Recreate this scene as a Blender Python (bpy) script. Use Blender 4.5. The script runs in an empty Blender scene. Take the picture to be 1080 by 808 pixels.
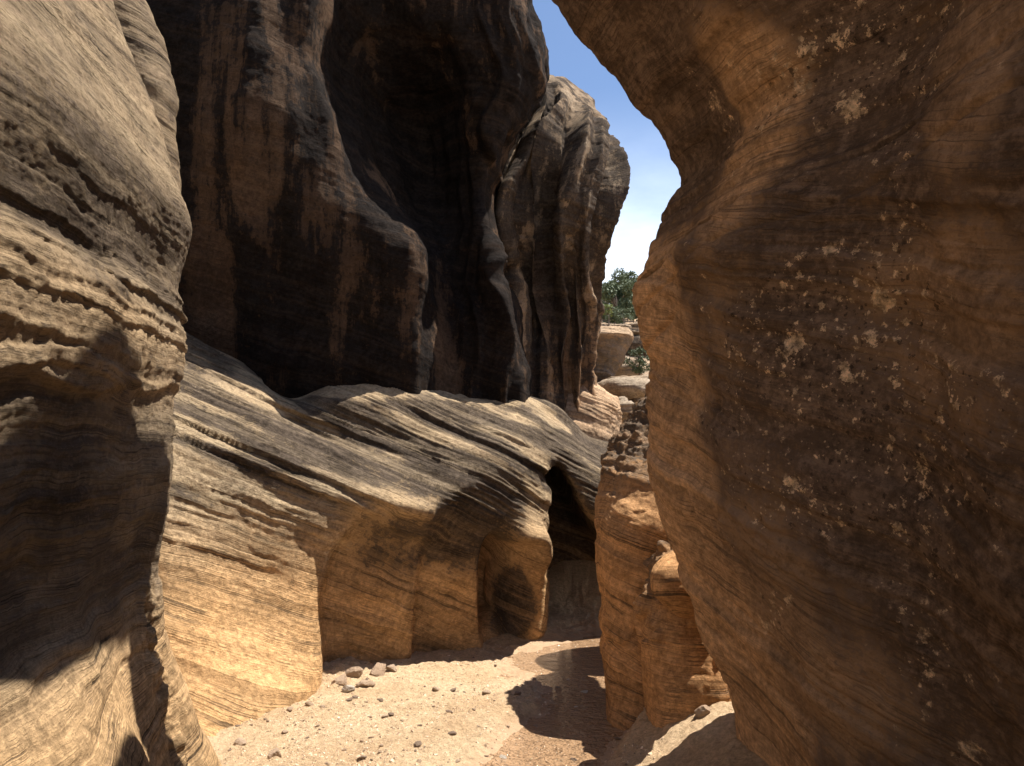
import bpy, math, random
import numpy as np
from mathutils import Vector, Matrix
R = math.radians
random.seed(7)
rng = np.random.default_rng(7)
scene = bpy.context.scene
col = scene.collection
F = 831.0
PITCH = R(6.6)
CAMZ = 1.6
cp, sp_ = math.cos(PITCH), math.sin(PITCH)

# ------------------------------------------------------------------ placing helpers
def P(px, py, Y):
    x, z = (px - 540) / F, (404 - py) / F
    d = np.array([x, cp - z * sp_, sp_ + z * cp])
    return np.array([0, 0, CAMZ]) + d * (Y / d[1])

def XZ(px, Y, z):            # a point at depth Y and height z in the direction of column px
    return np.array([(px - 540) / F * (Y * cp + (z - CAMZ) * sp_), Y, z])

def pt(t):
    if len(t) == 4: return np.array(t[:3], float)
    return P(*t)

# ------------------------------------------------------------------ numpy noise
_perm = rng.permutation(256).astype(np.int32)
_perm = np.concatenate([_perm, _perm, _perm])
_g = rng.normal(size=(256, 3)); _g /= np.linalg.norm(_g, axis=1)[:, None]
_g = _g.astype(np.float32)
def pn(p):
    p = np.asarray(p, np.float32)
    i = np.floor(p).astype(np.int32); f = p - i
    i &= 255
    u = f * f * f * (f * (f * 6 - 15) + 10)
    out = 0
    for dx in (0, 1):
        wx = u[:, 0] if dx else 1 - u[:, 0]
        for dy in (0, 1):
            wy = u[:, 1] if dy else 1 - u[:, 1]
            for dz in (0, 1):
                wz = u[:, 2] if dz else 1 - u[:, 2]
                h = _perm[_perm[_perm[i[:, 0] + dx] + i[:, 1] + dy] + i[:, 2] + dz]
                g = _g[h]
                out = out + wx * wy * wz * (g[:, 0] * (f[:, 0] - dx) + g[:, 1] * (f[:, 1] - dy) + g[:, 2] * (f[:, 2] - dz))
    return out * 1.5
def fbm(p, o=4, lac=2.03, gain=.5):
    s = 0; a = 1; p = np.asarray(p, np.float32)
    for k in range(o):
        s = s + a * pn(p + 17.3 * k); p = p * lac; a *= gain
    return s
def n1(s, seed=0.):
    return pn(np.stack([s, np.full_like(s, seed + .37), np.full_like(s, seed * 1.7 + .11)], 1))
def sst(a, b, x):
    t = np.clip((x - a) / (b - a), 0, 1); return t * t * (3 - 2 * t)

# ------------------------------------------------------------------ spline nets
def crom(C, subs):
    """C (n,m,3) interpolated along axis 0, centripetal Catmull-Rom."""
    C = np.concatenate([2 * C[:1] - C[1:2], C, 2 * C[-1:] - C[-2:-1]], 0)
    n = C.shape[0]; out = []
    for i in range(1, n - 2):
        p0, p1, p2, p3 = C[i - 1], C[i], C[i + 1], C[i + 2]
        d = lambda a, b: np.maximum(np.linalg.norm(b - a, axis=-1), 1e-4)[:, None] ** .5
        t0 = np.zeros((C.shape[1], 1)); t1 = t0 + d(p0, p1); t2 = t1 + d(p1, p2); t3 = t2 + d(p2, p3)
        k = subs[i - 1]
        last = i == n - 3
        for j in range(k + (1 if last else 0)):
            t = t1 + (t2 - t1) * (j / k)
            A1 = (t1 - t) / (t1 - t0) * p0 + (t - t0) / (t1 - t0) * p1
            A2 = (t2 - t) / (t2 - t1) * p1 + (t - t1) / (t2 - t1) * p2
            A3 = (t3 - t) / (t3 - t2) * p2 + (t - t2) / (t3 - t2) * p3
            B1 = (t2 - t) / (t2 - t0) * A1 + (t - t0) / (t2 - t0) * A2
            B2 = (t3 - t) / (t3 - t1) * A2 + (t - t1) / (t3 - t1) * A3
            out.append((t2 - t) / (t2 - t1) * B1 + (t - t1) / (t2 - t1) * B2)
    return np.array(out)

def net(rows, su, sv):
    C = np.array([[pt(t) if isinstance(t, tuple) else t for t in r] for r in rows], float)   # (nv,nu,3)
    A = crom(np.swapaxes(C, 0, 1), su)        # (U,nv,3)
    B = crom(np.swapaxes(A, 0, 1), sv)        # (V,U,3)
    return B

def gnormals(G, wrap=False):
    if wrap:
        du = np.roll(G, -1, 1) - np.roll(G, 1, 1)
    else:
        du = np.gradient(G, axis=1)
    dv = np.gradient(G, axis=0)
    n = np.cross(du, dv)
    l = np.linalg.norm(n, axis=-1, keepdims=True)
    return n / np.maximum(l, 1e-9)

def grid_mesh(name, G, attrs, mat, wrap=False, cap=False, flip=False):
    V, U = G.shape[:2]
    co = G.reshape(-1, 3).astype(np.float32)
    idx = np.arange(V * U).reshape(V, U)
    if wrap:
        a = idx[:-1]; b = np.roll(idx, -1, 1)[:-1]; c = np.roll(idx, -1, 1)[1:]; d = idx[1:]
    else:
        a = idx[:-1, :-1]; b = idx[:-1, 1:]; c = idx[1:, 1:]; d = idx[1:, :-1]
    q = np.stack([a, b, c, d], -1).reshape(-1, 4)
    if flip: q = q[:, ::-1]
    me = bpy.data.meshes.new(name)
    tri = []
    if cap:
        co = np.concatenate([co, G[-1].mean(0)[None].astype(np.float32), G[0].mean(0)[None].astype(np.float32)])
        t = V * U
        for j in range(U):
            k = (j + 1) % U
            tri.append((idx[-1, j], idx[-1, k], t)); tri.append((idx[0, k], idx[0, j], t + 1))
        for k_, v_ in attrs.items():
            attrs[k_] = np.concatenate([v_.reshape(-1), v_.reshape(-1)[-1:], v_.reshape(-1)[:1]])
    tri = np.array(tri, int).reshape(-1, 3)
    if flip and len(tri): tri = tri[:, ::-1]
    nl = q.size + tri.size
    me.vertices.add(len(co)); me.vertices.foreach_set('co', co.ravel())
    me.loops.add(nl); me.loops.foreach_set('vertex_index', np.concatenate([q.ravel(), tri.ravel()]).astype(np.int32))
    me.polygons.add(len(q) + len(tri))
    ls = np.concatenate([np.arange(len(q)) * 4, q.size + np.arange(len(tri)) * 3]).astype(np.int32)
    me.polygons.foreach_set('loop_start', ls)
    me.update(calc_edges=True)
    me.polygons.foreach_set('use_smooth', np.ones(len(q) + len(tri), bool))
    for k_, v_ in attrs.items():
        at = me.attributes.new(k_, 'FLOAT', 'POINT')
        at.data.foreach_set('value', np.asarray(v_, np.float32).ravel())
    me.materials.append(mat)
    o = bpy.data.objects.new(name, me); col.objects.link(o)
    return o

def tag(o, label=None, cat=None, group=None, kind=None):
    if label: o['label'] = label
    if cat: o['category'] = cat
    if group: o['group'] = group
    if kind: o['kind'] = kind
    return o

# ------------------------------------------------------------------ materials
def srgb(r, g, b):
    f = lambda c: (c / 255 / 12.92) if c / 255 <= .04045 else ((c / 255 + .055) / 1.055) ** 2.4
    return (f(r), f(g), f(b), 1)

class NB:
    def __init__(s, name):
        s.m = bpy.data.materials.new(name); s.m.use_nodes = True
        s.nt = s.m.node_tree; s.nt.nodes.clear()
        s.out = s.n('ShaderNodeOutputMaterial')
        s.bsdf = s.n('ShaderNodeBsdfPrincipled')
        s.l(s.bsdf.outputs[0], s.out.inputs[0])
        s.geo = s.n('ShaderNodeTexCoord')
    def n(s, t, **k):
        x = s.nt.nodes.new(t)
        for a, b in k.items(): setattr(x, a, b)
        return x
    def l(s, a, b): s.nt.links.new(a, b)
    def put(s, v, inp):
        if hasattr(v, 'is_linked') or hasattr(v, 'links'): s.l(v, inp)
        else: inp.default_value = v
    def attr(s, name): return s.n('ShaderNodeAttribute', attribute_name=name).outputs['Fac']
    def math(s, op, a, b=0., clamp=False):
        x = s.n('ShaderNodeMath', operation=op, use_clamp=clamp)
        s.put(a, x.inputs[0]); s.put(b, x.inputs[1]); return x.outputs[0]
    def noise(s, scale, detail=4, rough=.55, vec=None, w=None, stretch=None, dist=0.):
        x = s.n('ShaderNodeTexNoise')
        if w is not None:
            x.noise_dimensions = '1D'; s.put(w, x.inputs['W'])
        else:
            v = vec or s.geo.outputs['Object']
            if stretch:
                m = s.n('ShaderNodeMapping'); m.inputs['Scale'].default_value = stretch
                s.l(v, m.inputs[0]); v = m.outputs[0]
            s.l(v, x.inputs['Vector'])
        x.inputs['Scale'].default_value = scale; x.inputs['Detail'].default_value = detail
        x.inputs['Roughness'].default_value = rough; x.inputs['Distortion'].default_value = dist
        return x.outputs['Fac']
    def ramp(s, f, stops, interp='LINEAR'):
        x = s.n('ShaderNodeValToRGB'); x.color_ramp.interpolation = interp
        e = x.color_ramp.elements
        while len(e) < len(stops): e.new(.5)
        for i, (p, c) in enumerate(stops):
            e[i].position = p; e[i].color = c if isinstance(c, tuple) else (c, c, c, 1)
        s.put(f, x.inputs[0]); return x.outputs['Color']
    def smooth(s, f, a, b):
        x = s.n('ShaderNodeMapRange', interpolation_type='SMOOTHSTEP')
        s.put(f, x.inputs[0]); x.inputs[1].default_value = a; x.inputs[2].default_value = b
        return x.outputs[0]
    def mix(s, f, a, b, mode='MIX'):
        x = s.n('ShaderNodeMix', data_type='RGBA', blend_type=mode)
        s.put(f, x.inputs[0]); s.put(a, x.inputs[6]); s.put(b, x.inputs[7]); return x.outputs[2]
    def bump(s, h, strength, dist, prev=None):
        x = s.n('ShaderNodeBump'); x.inputs['Strength'].default_value = strength
        x.inputs['Distance'].default_value = dist; s.put(h, x.inputs['Height'])
        if prev is not None: s.l(prev, x.inputs['Normal'])
        return x.outputs[0]

def rock_material(name, base, light, warm, varnish, spot=None, spot_amt=0., bedk=1., fine=1., pit=1., streaks=0., cstrat=1., grainc=1.):
    """attributes on the mesh: bed (m), warm 0..1, varn 0..1, pale 0..1"""
    b = NB(name)
    mul = lambda x, y: b.math('MULTIPLY', x, y)
    add = lambda x, y: b.math('ADD', x, y)
    sub = lambda x, y: b.math('SUBTRACT', x, y)
    dim = lambda c, k: tuple(x * k for x in c[:3]) + (1,)
    bed = b.attr('bed'); warmA = b.attr('warm'); varn_shade = b.attr('varn_shade'); pale = b.attr('pale')
    n_big = b.noise(1.3, 6, .6)
    n_mid = b.noise(6, 8, .65)
    n_fin = b.noise(45, 6, .75)
    grain = b.noise(24, 12, .78)
    patch = b.smooth(b.noise(2.3, 4, .6, stretch=(1, 1, 1.8)), .38, .62)
    wob = add(bed, mul(sub(n_mid, .5), .03))
    s1 = b.noise(7 * bedk, 3, .6, w=wob)
    s2 = b.noise(34 * bedk, 5, .7, w=wob)
    s3 = b.noise(120 * bedk, 3, .7, w=wob)
    strat = add(mul(s1, .45), add(mul(s2, .35), mul(s3, .20)))
    tone = add(mul(strat, .6 * cstrat), add(mul(n_mid, .25), mul(n_big, .75 - .6 * cstrat)))
    c = b.mix(b.smooth(tone, .40, .60), base, light)
    # iron-warm rock; the right wall's rim uses it as bounce glow
    wf = b.math('ADD', warmA, mul(sub(n_big, .5), .9), clamp=True)
    c = b.mix(wf, c, b.mix(b.smooth(add(mul(strat, .7), mul(n_mid, .3)), .42, .58), dim(warm, .78), dim(warm, 1.3)))
    # thin dark partings along the bedding, here and there
    ln = b.math('ABSOLUTE', sub(b.noise(13 * bedk, 1, .5, w=add(bed, mul(sub(n_mid, .5), .02))), .5))
    crack = mul(b.smooth(ln, .014, .002), patch)
    ln2 = b.math('ABSOLUTE', sub(b.noise(44 * bedk, 1, .5, w=add(bed, mul(sub(n_mid, .5), .02))), .5))
    crack2 = mul(b.smooth(ln2, .03, .004), b.smooth(n_mid, .5, .6))
    cr = b.math('MAXIMUM', crack, mul(crack2, .7))
    c = b.mix(mul(cr, min(1, .8 * cstrat)), c, dim(varnish, .8))
    c = b.mix(mul(mul(b.smooth(s2, .56, .66), patch), .5 * cstrat), c, dim(base, .45))
    # dark varnish and painted-in shade, with ragged, grainy edges
    edge = add(mul(sub(n_mid, .5), 1.1), add(mul(sub(grain, .5), 1.1), mul(sub(strat, .5), 1.4 * cstrat)))
    vs = varn_shade
    if streaks:
        st = b.noise(2.6, 8, .68, stretch=(1.8, 1.8, .10))
        st2 = b.noise(11, 6, .7, stretch=(1.5, 1.5, .05))
        vs = add(varn_shade, add(mul(sub(st, .5), streaks), mul(sub(st2, .5), streaks * .55)))
    vf = b.smooth(add(vs, edge), .34, .66)
    c = b.mix(mul(vf, b.math('ADD', .97, mul(b.smooth(strat, .45, .62), -.34 * cstrat))), c, b.mix(b.smooth(n_mid, .4, .6), dim(varnish, .8), dim(varnish, 1.35)))
    if spot:
        # pale flakes where the stained skin has spalled off, irregular and of every size
        def flakes(vscale, warp, lo, size, th):
            nv = b.n('ShaderNodeTexNoise'); nv.inputs['Scale'].default_value = vscale * 1.7; nv.inputs['Detail'].default_value = 8; nv.inputs['Roughness'].default_value = .7
            b.l(b.geo.outputs['Object'], nv.inputs['Vector'])
            sb = b.n('ShaderNodeVectorMath', operation='SUBTRACT'); b.l(nv.outputs['Color'], sb.inputs[0]); sb.inputs[1].default_value = (.5, .5, .5)
            ml = b.n('ShaderNodeVectorMath', operation='SCALE'); b.l(sb.outputs[0], ml.inputs[0]); ml.inputs['Scale'].default_value = warp / vscale
            ad = b.n('ShaderNodeVectorMath', operation='ADD'); b.l(b.geo.outputs['Object'], ad.inputs[0]); b.l(ml.outputs[0], ad.inputs[1])
            v = b.n('ShaderNodeTexVoronoi'); v.inputs['Scale'].default_value = vscale; b.l(ad.outputs[0], v.inputs['Vector'])
            sc = b.n('ShaderNodeSeparateColor'); b.l(v.outputs['Color'], sc.inputs[0])
            return b.smooth(sub(mul(b.smooth(sc.outputs[0], lo, 1.05), size), v.outputs['Distance']), 0., th)
        area = b.smooth(add(pale, mul(sub(n_mid, .5), 1.6)), .38, .62)
        f = b.math('MAXIMUM', flakes(9, 2.2, .50, .48, .04), b.math('MAXIMUM', flakes(26, 2., .52, .48, .06), mul(flakes(70, 1.6, .62, .45, .10), .75)))
        sf = b.math('MULTIPLY', f, mul(area, spot_amt), clamp=True)
        c = b.mix(sf, c, b.mix(b.smooth(grain, .4, .6), dim(spot, .55), spot))
        f3 = mul(flakes(40, 2.2, .5, .5, .08), mul(area, .75))
        c = b.mix(f3, c, dim(varnish, .35))
    else:
        c = b.mix(mul(b.smooth(add(pale, mul(edge, 1.)), .5, .8), .8), c, dim(light, 1.15))
    # grain of the stone itself
    g = b.smooth(grain, .28, .72)
    gl = b.mix(g, (1 - .42 * grainc,) * 3 + (1,), (1 + .38 * grainc,) * 3 + (1,))
    c = b.mix(1., c, gl, 'MULTIPLY')
    b.l(c, b.bsdf.inputs['Base Color'])
    b.bsdf.inputs['Roughness'].default_value = .92
    b.bsdf.inputs['Specular IOR Level'].default_value = .04
    h = add(mul(s2, .7), mul(s3, .35))
    h = sub(mul(h, add(mul(patch, .8), .2)), mul(cr, .5))
    nr = b.bump(h, 1.0, .022 * fine)
    nr = b.bump(add(grain, mul(n_fin, .5)), 1., .022 * pit, nr)
    b.l(nr, b.bsdf.inputs['Normal'])
    return b.m

# ------------------------------------------------------------------ geometry dressing
def blobs(p, lst):
    out = np.zeros(len(p), np.float32)
    for (c, r, s) in lst:
        c = np.array(c); r = np.array(r if hasattr(r, '__len__') else (r, r, r), float)
        d = np.sqrt((((p - c) / r) ** 2).sum(1))
        out += s * (1 - sst(.45, 1.25, d))
    return out

def dress(G, bedf, amp, ledge=1., pit=1., lump=1., wrap=False, sign=1, f=(5, 17, 55), sharp=.12, seed=0., extra=None):
    """displace the net along its normals by lumps, bedding ledges and pits"""
    sh = G.shape; p = G.reshape(-1, 3)
    n = gnormals(G, wrap).reshape(-1, 3) * sign
    big = fbm(p * .9 + seed, 4)
    mid = fbm(p * 3.1 + seed * 2, 4)
    bed = bedf(p) + .05 * big + .012 * mid
    patch = sst(-.25, .35, fbm(p * np.array([.9, .9, 1.6]) + 40 + seed, 3))
    patch2 = sst(-.1, .35, fbm(p * np.array([2.1, 2.1, 3.]) + 80 + seed, 3))
    st = lambda x: sst(-sharp, sharp, x) - .5
    l = .9 * st(n1(bed * f[0], seed + 1)) + .45 * (.35 + patch) * st(n1(bed * f[1] + .4 * mid, seed + 5)) \
        + .20 * (.15 + patch2) * st(n1(bed * f[2] + .5 * mid, seed + 9)) + .12 * patch * n1(bed * f[2] * 2.3, seed + 3)
    fine = fbm(p * 14 + seed, 4)
    pits = -sst(.25, .55, pn(p * np.array([9, 9, 13.]) + 3 * seed)) * patch2
    d = amp * (ledge * .055 * l + lump * (.06 * big + .018 * mid) + pit * (.006 * fine + .018 * pits))
    if extra is not None: d = d + extra(p, n, bed)
    q = p + n * d[:, None]
    return q.reshape(sh), bed.reshape(sh[:2])

SAND = dict(base=(.25, .18, .115, 1), light=(.42, .31, .19, 1), warm=(.50, .32, .165, 1), varnish=(.09, .066, .047, 1))
M_left = rock_material('left_sandstone', **SAND, fine=1.3, bedk=1.4, cstrat=1.2)
M_shelf = rock_material('shelf_sandstone', (.28, .205, .13, 1), (.46, .355, .225, 1), (.52, .31, .145, 1), (.07, .053, .04, 1), fine=1.1, cstrat=.8)
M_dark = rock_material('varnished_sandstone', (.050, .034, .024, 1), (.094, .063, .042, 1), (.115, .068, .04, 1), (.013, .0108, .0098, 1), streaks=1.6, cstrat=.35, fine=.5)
M_flute = rock_material('fluted_sandstone', (.19, .14, .095, 1), (.36, .28, .195, 1), (.36, .21, .11, 1), (.045, .035, .028, 1), streaks=1.2, cstrat=.3, fine=.6)
M_right = rock_material('right_sandstone', (.27, .168, .10, 1), (.37, .235, .145, 1), (.52, .31, .165, 1), (.135, .090, .063, 1), spot=(.76, .53, .33, 1), spot_amt=1., streaks=.4, cstrat=.7, fine=.8)
M_pillar = rock_material('pillar_sandstone', (.32, .19, .10, 1), (.42, .26, .145, 1), (.50, .27, .12, 1), (.10, .075, .055, 1), fine=.8)
M_far = rock_material('far_sandstone', (.27, .21, .15, 1), (.40, .32, .235, 1), (.45, .29, .17, 1), (.10, .085, .075, 1))

# ================================================================== LEFT WALL
def build_left():
    tr = [(60, -200), (90, -90), (118, 0), (150, 80), (175, 165), (196, 228), (193, 270), (182, 305), (180, 350), (184, 400), (186, 440), (183, 480), (172, 530), (163, 590), (163, 640), (176, 690), (196, 740), (222, 800), (240, 840)]
    pts = np.array([P(x, y, 3.8 + (.4 * max(0, (y - 590)) / 220)) for x, y in tr])
    Z, X, Yv = pts[::-1, 2], pts[::-1, 0], pts[::-1, 1]
    zs = [-.35, -.1, .1, .3, .55, .8, 1.05, 1.3, 1.6, 1.9, 2.2, 2.4, 2.6, 2.85, 3.1, 3.5, 4.0, 4.8, 6.0, 7.5, 9.]
    # extra bulge of the middle part relative to the silhouette, by height
    bz = [-.4, .0, .3, .6, .9, 1.2, 1.6, 2.0, 2.35, 2.6, 2.9, 3.4, 4., 5, 9]
    b28 = [.40, .34, .26, .17, .05, -.03, -.02, .03, .05, .02, -.03, -.10, -.20, -.42, -.9]
    rows = []
    for z in zs:
        xs = float(np.interp(z, Z, X)) if z < Z[-1] else X[-1] - (z - Z[-1]) * .12
        ys = float(np.interp(z, Z, Yv))
        b = float(np.interp(z, bz, b28))
        rows.append([(xs - .5, -6, z, 0), (xs + .0, -3, z, 0), (xs + .10, -.5, z, 0), (xs + .15 + b * .8, 1.1, z, 0),
                     (xs + .19 + b, 1.9, z, 0), (xs + .17 + b, 2.5, z, 0), (xs + .10 + b * .7, 3.1, z, 0), (xs + .03 + .2 * b, 3.5, z, 0), (xs, ys, z, 0),
                     (xs - .12, ys + .28, z, 0), (xs - .6, ys + .6, z, 0), (xs - 2.2, ys + .8, z, 0), (xs - 5, ys + .2, z, 0)])
    G = net(rows, [10, 16, 30, 60, 90, 110, 80, 70, 30, 12, 6, 4], [10, 14, 16, 24, 26, 26, 28, 34, 34, 34, 28, 28, 30, 30, 40, 40, 36, 24, 14, 8])
    bedf = lambda p: p[:, 2] + .05 * p[:, 0] - .04 * p[:, 1] - .13 * sst(1.0, .2, p[:, 2]) * (p[:, 1] - 3)
    def extra(p, n, bed):
        z = p[:, 2] - (2.30 + .11 * (p[:, 1] - 2.2)) + .05 * pn(p * np.array([2, 2, .5])) + .012 * pn(p * 19)
        e = .04 * sst(.03, -.05, z) * sst(-.6, -.2, z)
        zone = sst(.05, -.03, z) * sst(-.55, -.35, z)
        rg = 1 - 2 * np.abs(fbm(p * np.array([4, 4, 7.]) + 9, 4))
        e += zone * (.004 * (rg - .5) + .005 * fbm(p * np.array([13, 13, 20.]), 4) + .012 * (sst(-.1, .1, n1(bed * 16 + .8 * pn(p * 2.5), 6.)) - .5))
        e += .004 * fbm(p * np.array([20, 20, 34.]) + 5, 4) * sst(1.0, 1.4, p[:, 2])
        rz = sst(.0, .06, z) * sst(.9, .3, z)
        e += rz * .003 * fbm(p * np.array([5, 5, 11.]) + 3, 5)
        # small steps of the lower ledge
        z2 = p[:, 2] - (1.90 + .07 * (p[:, 1] - 2.2)) + .05 * pn(p * 4 + 5)
        e += -.025 * sst(.0, -.04, z2) * sst(-.4, -.1, z2)
        # recess above ledge
        e += -.035 * sst(.0, .08, z) * sst(.4, .12, z)
        # rough crease down the far edge
        cr = np.exp(-((p[:, 1] - (3.95 - .1 * p[:, 2])) / .12) ** 2) * sst(1.3, .9, p[:, 2])
        e += cr * (-.03 + .05 * fbm(p * 11, 4))
        return e
    G2, bed = dress(G, bedf, 1.0, ledge=.24, pit=.25, lump=.5, seed=1.3, extra=extra, f=(4, 14, 46))
    p = G2.reshape(-1, 3)
    warm = sst(1.2, .7, p[:, 2]) * 1.0 + .30 * sst(2.4, 2.2, p[:, 2]) * sst(1.8, 2.05, p[:, 2])
    varn_shade = .30 + .30 * fbm(np.stack([p[:, 0], p[:, 1], bed.ravel() * 4], 1) * 1.3, 3) + .35 * sst(2.3, 2.45, p[:, 2]) * sst(3.0, 2.7, p[:, 2]) + .2 * sst(3.4, 5, p[:, 2]) + .25 * sst(2.0, 1.8, p[:, 2]) * sst(.9, 1.2, p[:, 2]) - .3 * sst(1.1, .7, p[:, 2])  # varnish, plus shade painted into the undercut below the ledge
    pale = -.25 * np.ones(len(p))
    o = grid_mesh('rock_wall', G2, dict(bed=bed, warm=warm, varn_shade=varn_shade, pale=pale), M_left, flip=False)
    tag(o, 'nearest tan sandstone wall on the left, ledged above and bulging, half in shadow', 'rock wall')
    # grey shoulder of rock seen behind its upper edge
    rows = []
    for (px, py) in [(196, 260), (190, 190), (184, 140), (184, 100), (172, 50), (152, 0), (125, -60), (80, -160)]:
        rows.append([(px - 150, py, 4.5), (px - 70, py, 4.55), (px - 25, py, 4.62), (px, py, 4.8), (px - 8, py, 5.1), (px - 120, py, 5.6)])
    G = net(rows, [20, 40, 50, 20, 10], [30, 30, 30, 34, 34, 30, 20])
    G2, bed = dress(G, lambda p: p[:, 2] + .3 * p[:, 0], .5, ledge=.4, seed=5.1)
    z = np.zeros(G2.shape[:2])
    o = grid_mesh('rock_shoulder', G2, dict(bed=bed, warm=z, varn_shade=z + .45, pale=z), M_left)
    tag(o, 'grey pitted shoulder of rock peeking out behind the top of the nearest left wall', 'rock outcrop')

# ================================================================== RIGHT WALL
def build_right():
    tr = [(545, -160), (562, -80), (585, 0), (605, 38), (640, 78), (672, 100), (690, 125), (703, 160), (717, 193), (716, 212), (692, 245), (674, 282), (666, 312), (674, 345), (683, 390), (686, 440), (686, 490), (690, 525), (702, 565), (716, 595), (735, 655), (760, 705), (774, 755), (781, 808), (783, 850)]
    def ysil(y): return float(np.interp(y, [-160, 0, 200, 310, 500, 808, 850], [3.7, 3.9, 4.25, 4.2, 4.25, 4.3, 4.3]))
    pts = np.array([P(x, y, ysil(y)) for x, y in tr])
    Z, X, Yv = pts[::-1, 2], pts[::-1, 0], pts[::-1, 1]
    zs = sorted([-.4, -.15, .05, .3, .5, .75, 1., 1.25, 1.5, 1.75, 2.0, 2.2, 2.4, 2.55, 2.7, 2.85, 3.0, 3.2, 3.45, 3.7, 4.0, 4.3])
    rows = []
    X0 = float(np.interp(1.6, Z, X))
    for z in zs:
        xs = float(np.interp(z, Z, X)); ys = float(np.interp(z, Z, Yv))
        if z > Z[-1]:
            t = z - Z[-1]
            xs = X[-1] + TOPX(t); ys = Yv[-1]
        d = xs - X0
        back = max(0, z - 4.6) * TOPB
        rows.append([(xs + 6, ys + .4, z, 0), (xs + 2.5, ys + .5 , z, 0), (xs + .9, ys + .42, z, 0), (xs + .22, ys + .26, z, 0), (xs, ys, z, 0),
                     (xs + .085 - .02 * d, ys - .45, z, 0), (xs + .22 - .12 * d, ys - 1.0, z, 0), (.66 * 2.75 - .54 + .80 * d - .0 + .06, 2.75, z, 0),
                     (1.43 + .62 * d + back, 2.25, z, 0), (1.66 + .5 * d + back, 1.5, z, 0), (1.75 + .4 * d + back, .6, z, 0), (1.85 + .3 * d + back, -1, z, 0), (2.0 + back, -3.5, z, 0), (2.6 + back, -6, z, 0)])
    # cap: top turning away
    zt = zs[-1] + .22
    top = []
    for c in rows[-1]:
        top.append((c[0] + .4, c[1], zt, 0))
    rows.append(top)
    top2 = [(c[0] + 5, c[1], zt + 1.6, 0) for c in top]
    rows.append(top2)
    su = [4, 6, 16, 50, 90, 110, 110, 110, 60, 24, 14, 8, 4]
    sv = []
    for a, b in zip(zs[:-1], zs[1:]):
        sv.append(int(max(6, (b - a) * (110 if b < 4.6 else 25))))
    sv += [10, 6]
    G = net(rows, su, sv)
    bnd = lambda p: p[:, 2] - (2.78 - .10 * (p[:, 1] - 3.0)) + .05 * pn(p * 1.1)
    def bedf(p):
        lo = p[:, 2] - .40 * p[:, 1]
        hi = p[:, 2] * 1.0 - .02 * p[:, 1] + 3
        m = bnd(p)
        return np.where(m > 0, hi, lo)
    def extra(p, n, bed):
        m = bnd(p)
        e = -.022 * np.exp(-(m / .018) ** 2) - .03 * sst(.0, .05, m) * sst(.3, .1, m)
        m2 = m + .17 + .04 * pn(p * 2.0)
        e += -.018 * np.exp(-(m2 / .012) ** 2)
        # the descending joint crossing the lit edge
        m3 = p[:, 2] - .40 * (p[:, 1] - 4.0) - 1.08 + .02 * pn(p * 3)
        e += -.015 * np.exp(-(m3 / .01) ** 2)
        m4 = p[:, 2] - (2.26 + .25 * (4.2 - p[:, 1])) + .015 * pn(p * 7)
        e += -.03 * np.exp(-(m4 / .016) ** 2) * sst(3.6, 4.0, p[:, 1])
        return e
    G2, bed = dress(G, bedf, .55, ledge=.7, pit=1.2, lump=.9, seed=8.4, extra=extra, f=(5, 18, 60))
    p = G2.reshape(-1, 3)
    # dark varnish and two pale washes; rim painted lighter and warmer as bounced light
    u = p[:, 1]
    rim = sst(3.45, 3.72, u + .12 * fbm(p * 2.5, 3) - .05 * (p[:, 2] - 1.5))
    streak = fbm(p * np.array([2.6, 2.6, .35]) + 7, 4)
    varn_shade = .70 - .75 * rim * sst(2.95, 2.6, p[:, 2]) + .22 * streak + .18 * fbm(p * 2.2 + 3, 4)
    varn_shade += .35 * sst(2.9, 3.2, p[:, 2]) * sst(3.2, 3.7, u)
    varn_shade += blobs(p, [(P(800, 130, 3.3), (.35, .22, .75), -.95), (P(1040, 60, 2.35), (.3, .22, .45), -.8), (P(980, 330, 2.6), (.5, .5, .28), -.45), (P(1040, 420, 2.4), (.4, .4, .25), -.25),
                      (P(880, 380, 3.0), (.5, .45, .3), .22), (P(960, 560, 2.6), (.6, .6, .3), .15), (P(1020, 640, 2.4), (.5, .5, .3), .2), (P(800, 640, 3.3), (.4, .5, .5), -.35), (P(860, 760, 3.1), (.4, .6, .35), -.4),
                      (P(760, 260, 3.7), (.3, .3, .12), -.25)])
    warm = .12 + blobs(p, [(P(800, 130, 3.3), (.3, .3, .75), .8)]) + .75 * rim * sst(2.95, 2.7, p[:, 2]) + .25 * sst(1.4, .5, p[:, 2]) + .2 * streak
    pale = .31 + .35 * fbm(p * 1.8 + 60, 3) - .4 * rim + blobs(p, [(P(870, 340, 3.0), (.5, .5, .3), .45), (P(930, 430, 2.8), (.5, .5, .25), .25), (P(860, 520, 3.1), (.35, .5, .2), .35), (P(960, 520, 2.7), (.5, .5, .3), .35),
                           (P(740, 130, 3.8), (.3, .3, .5), .22), (P(900, 60, 2.9), (.6, .5, .25), .3), (P(900, 630, 3.0), (.4, .5, .3), .1)])
    o = grid_mesh('rock_wall', G2, dict(bed=bed, warm=warm, varn_shade=varn_shade, pale=pale), M_right)
    tag(o, 'huge brown sandstone wall filling the right side, dark stained face with pale flaked spots', 'rock wall')

TOPX = lambda t: -.28 * t if t < 1.2 else -.336 + .35 * (t - 1.2)
TOPB = .5

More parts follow.
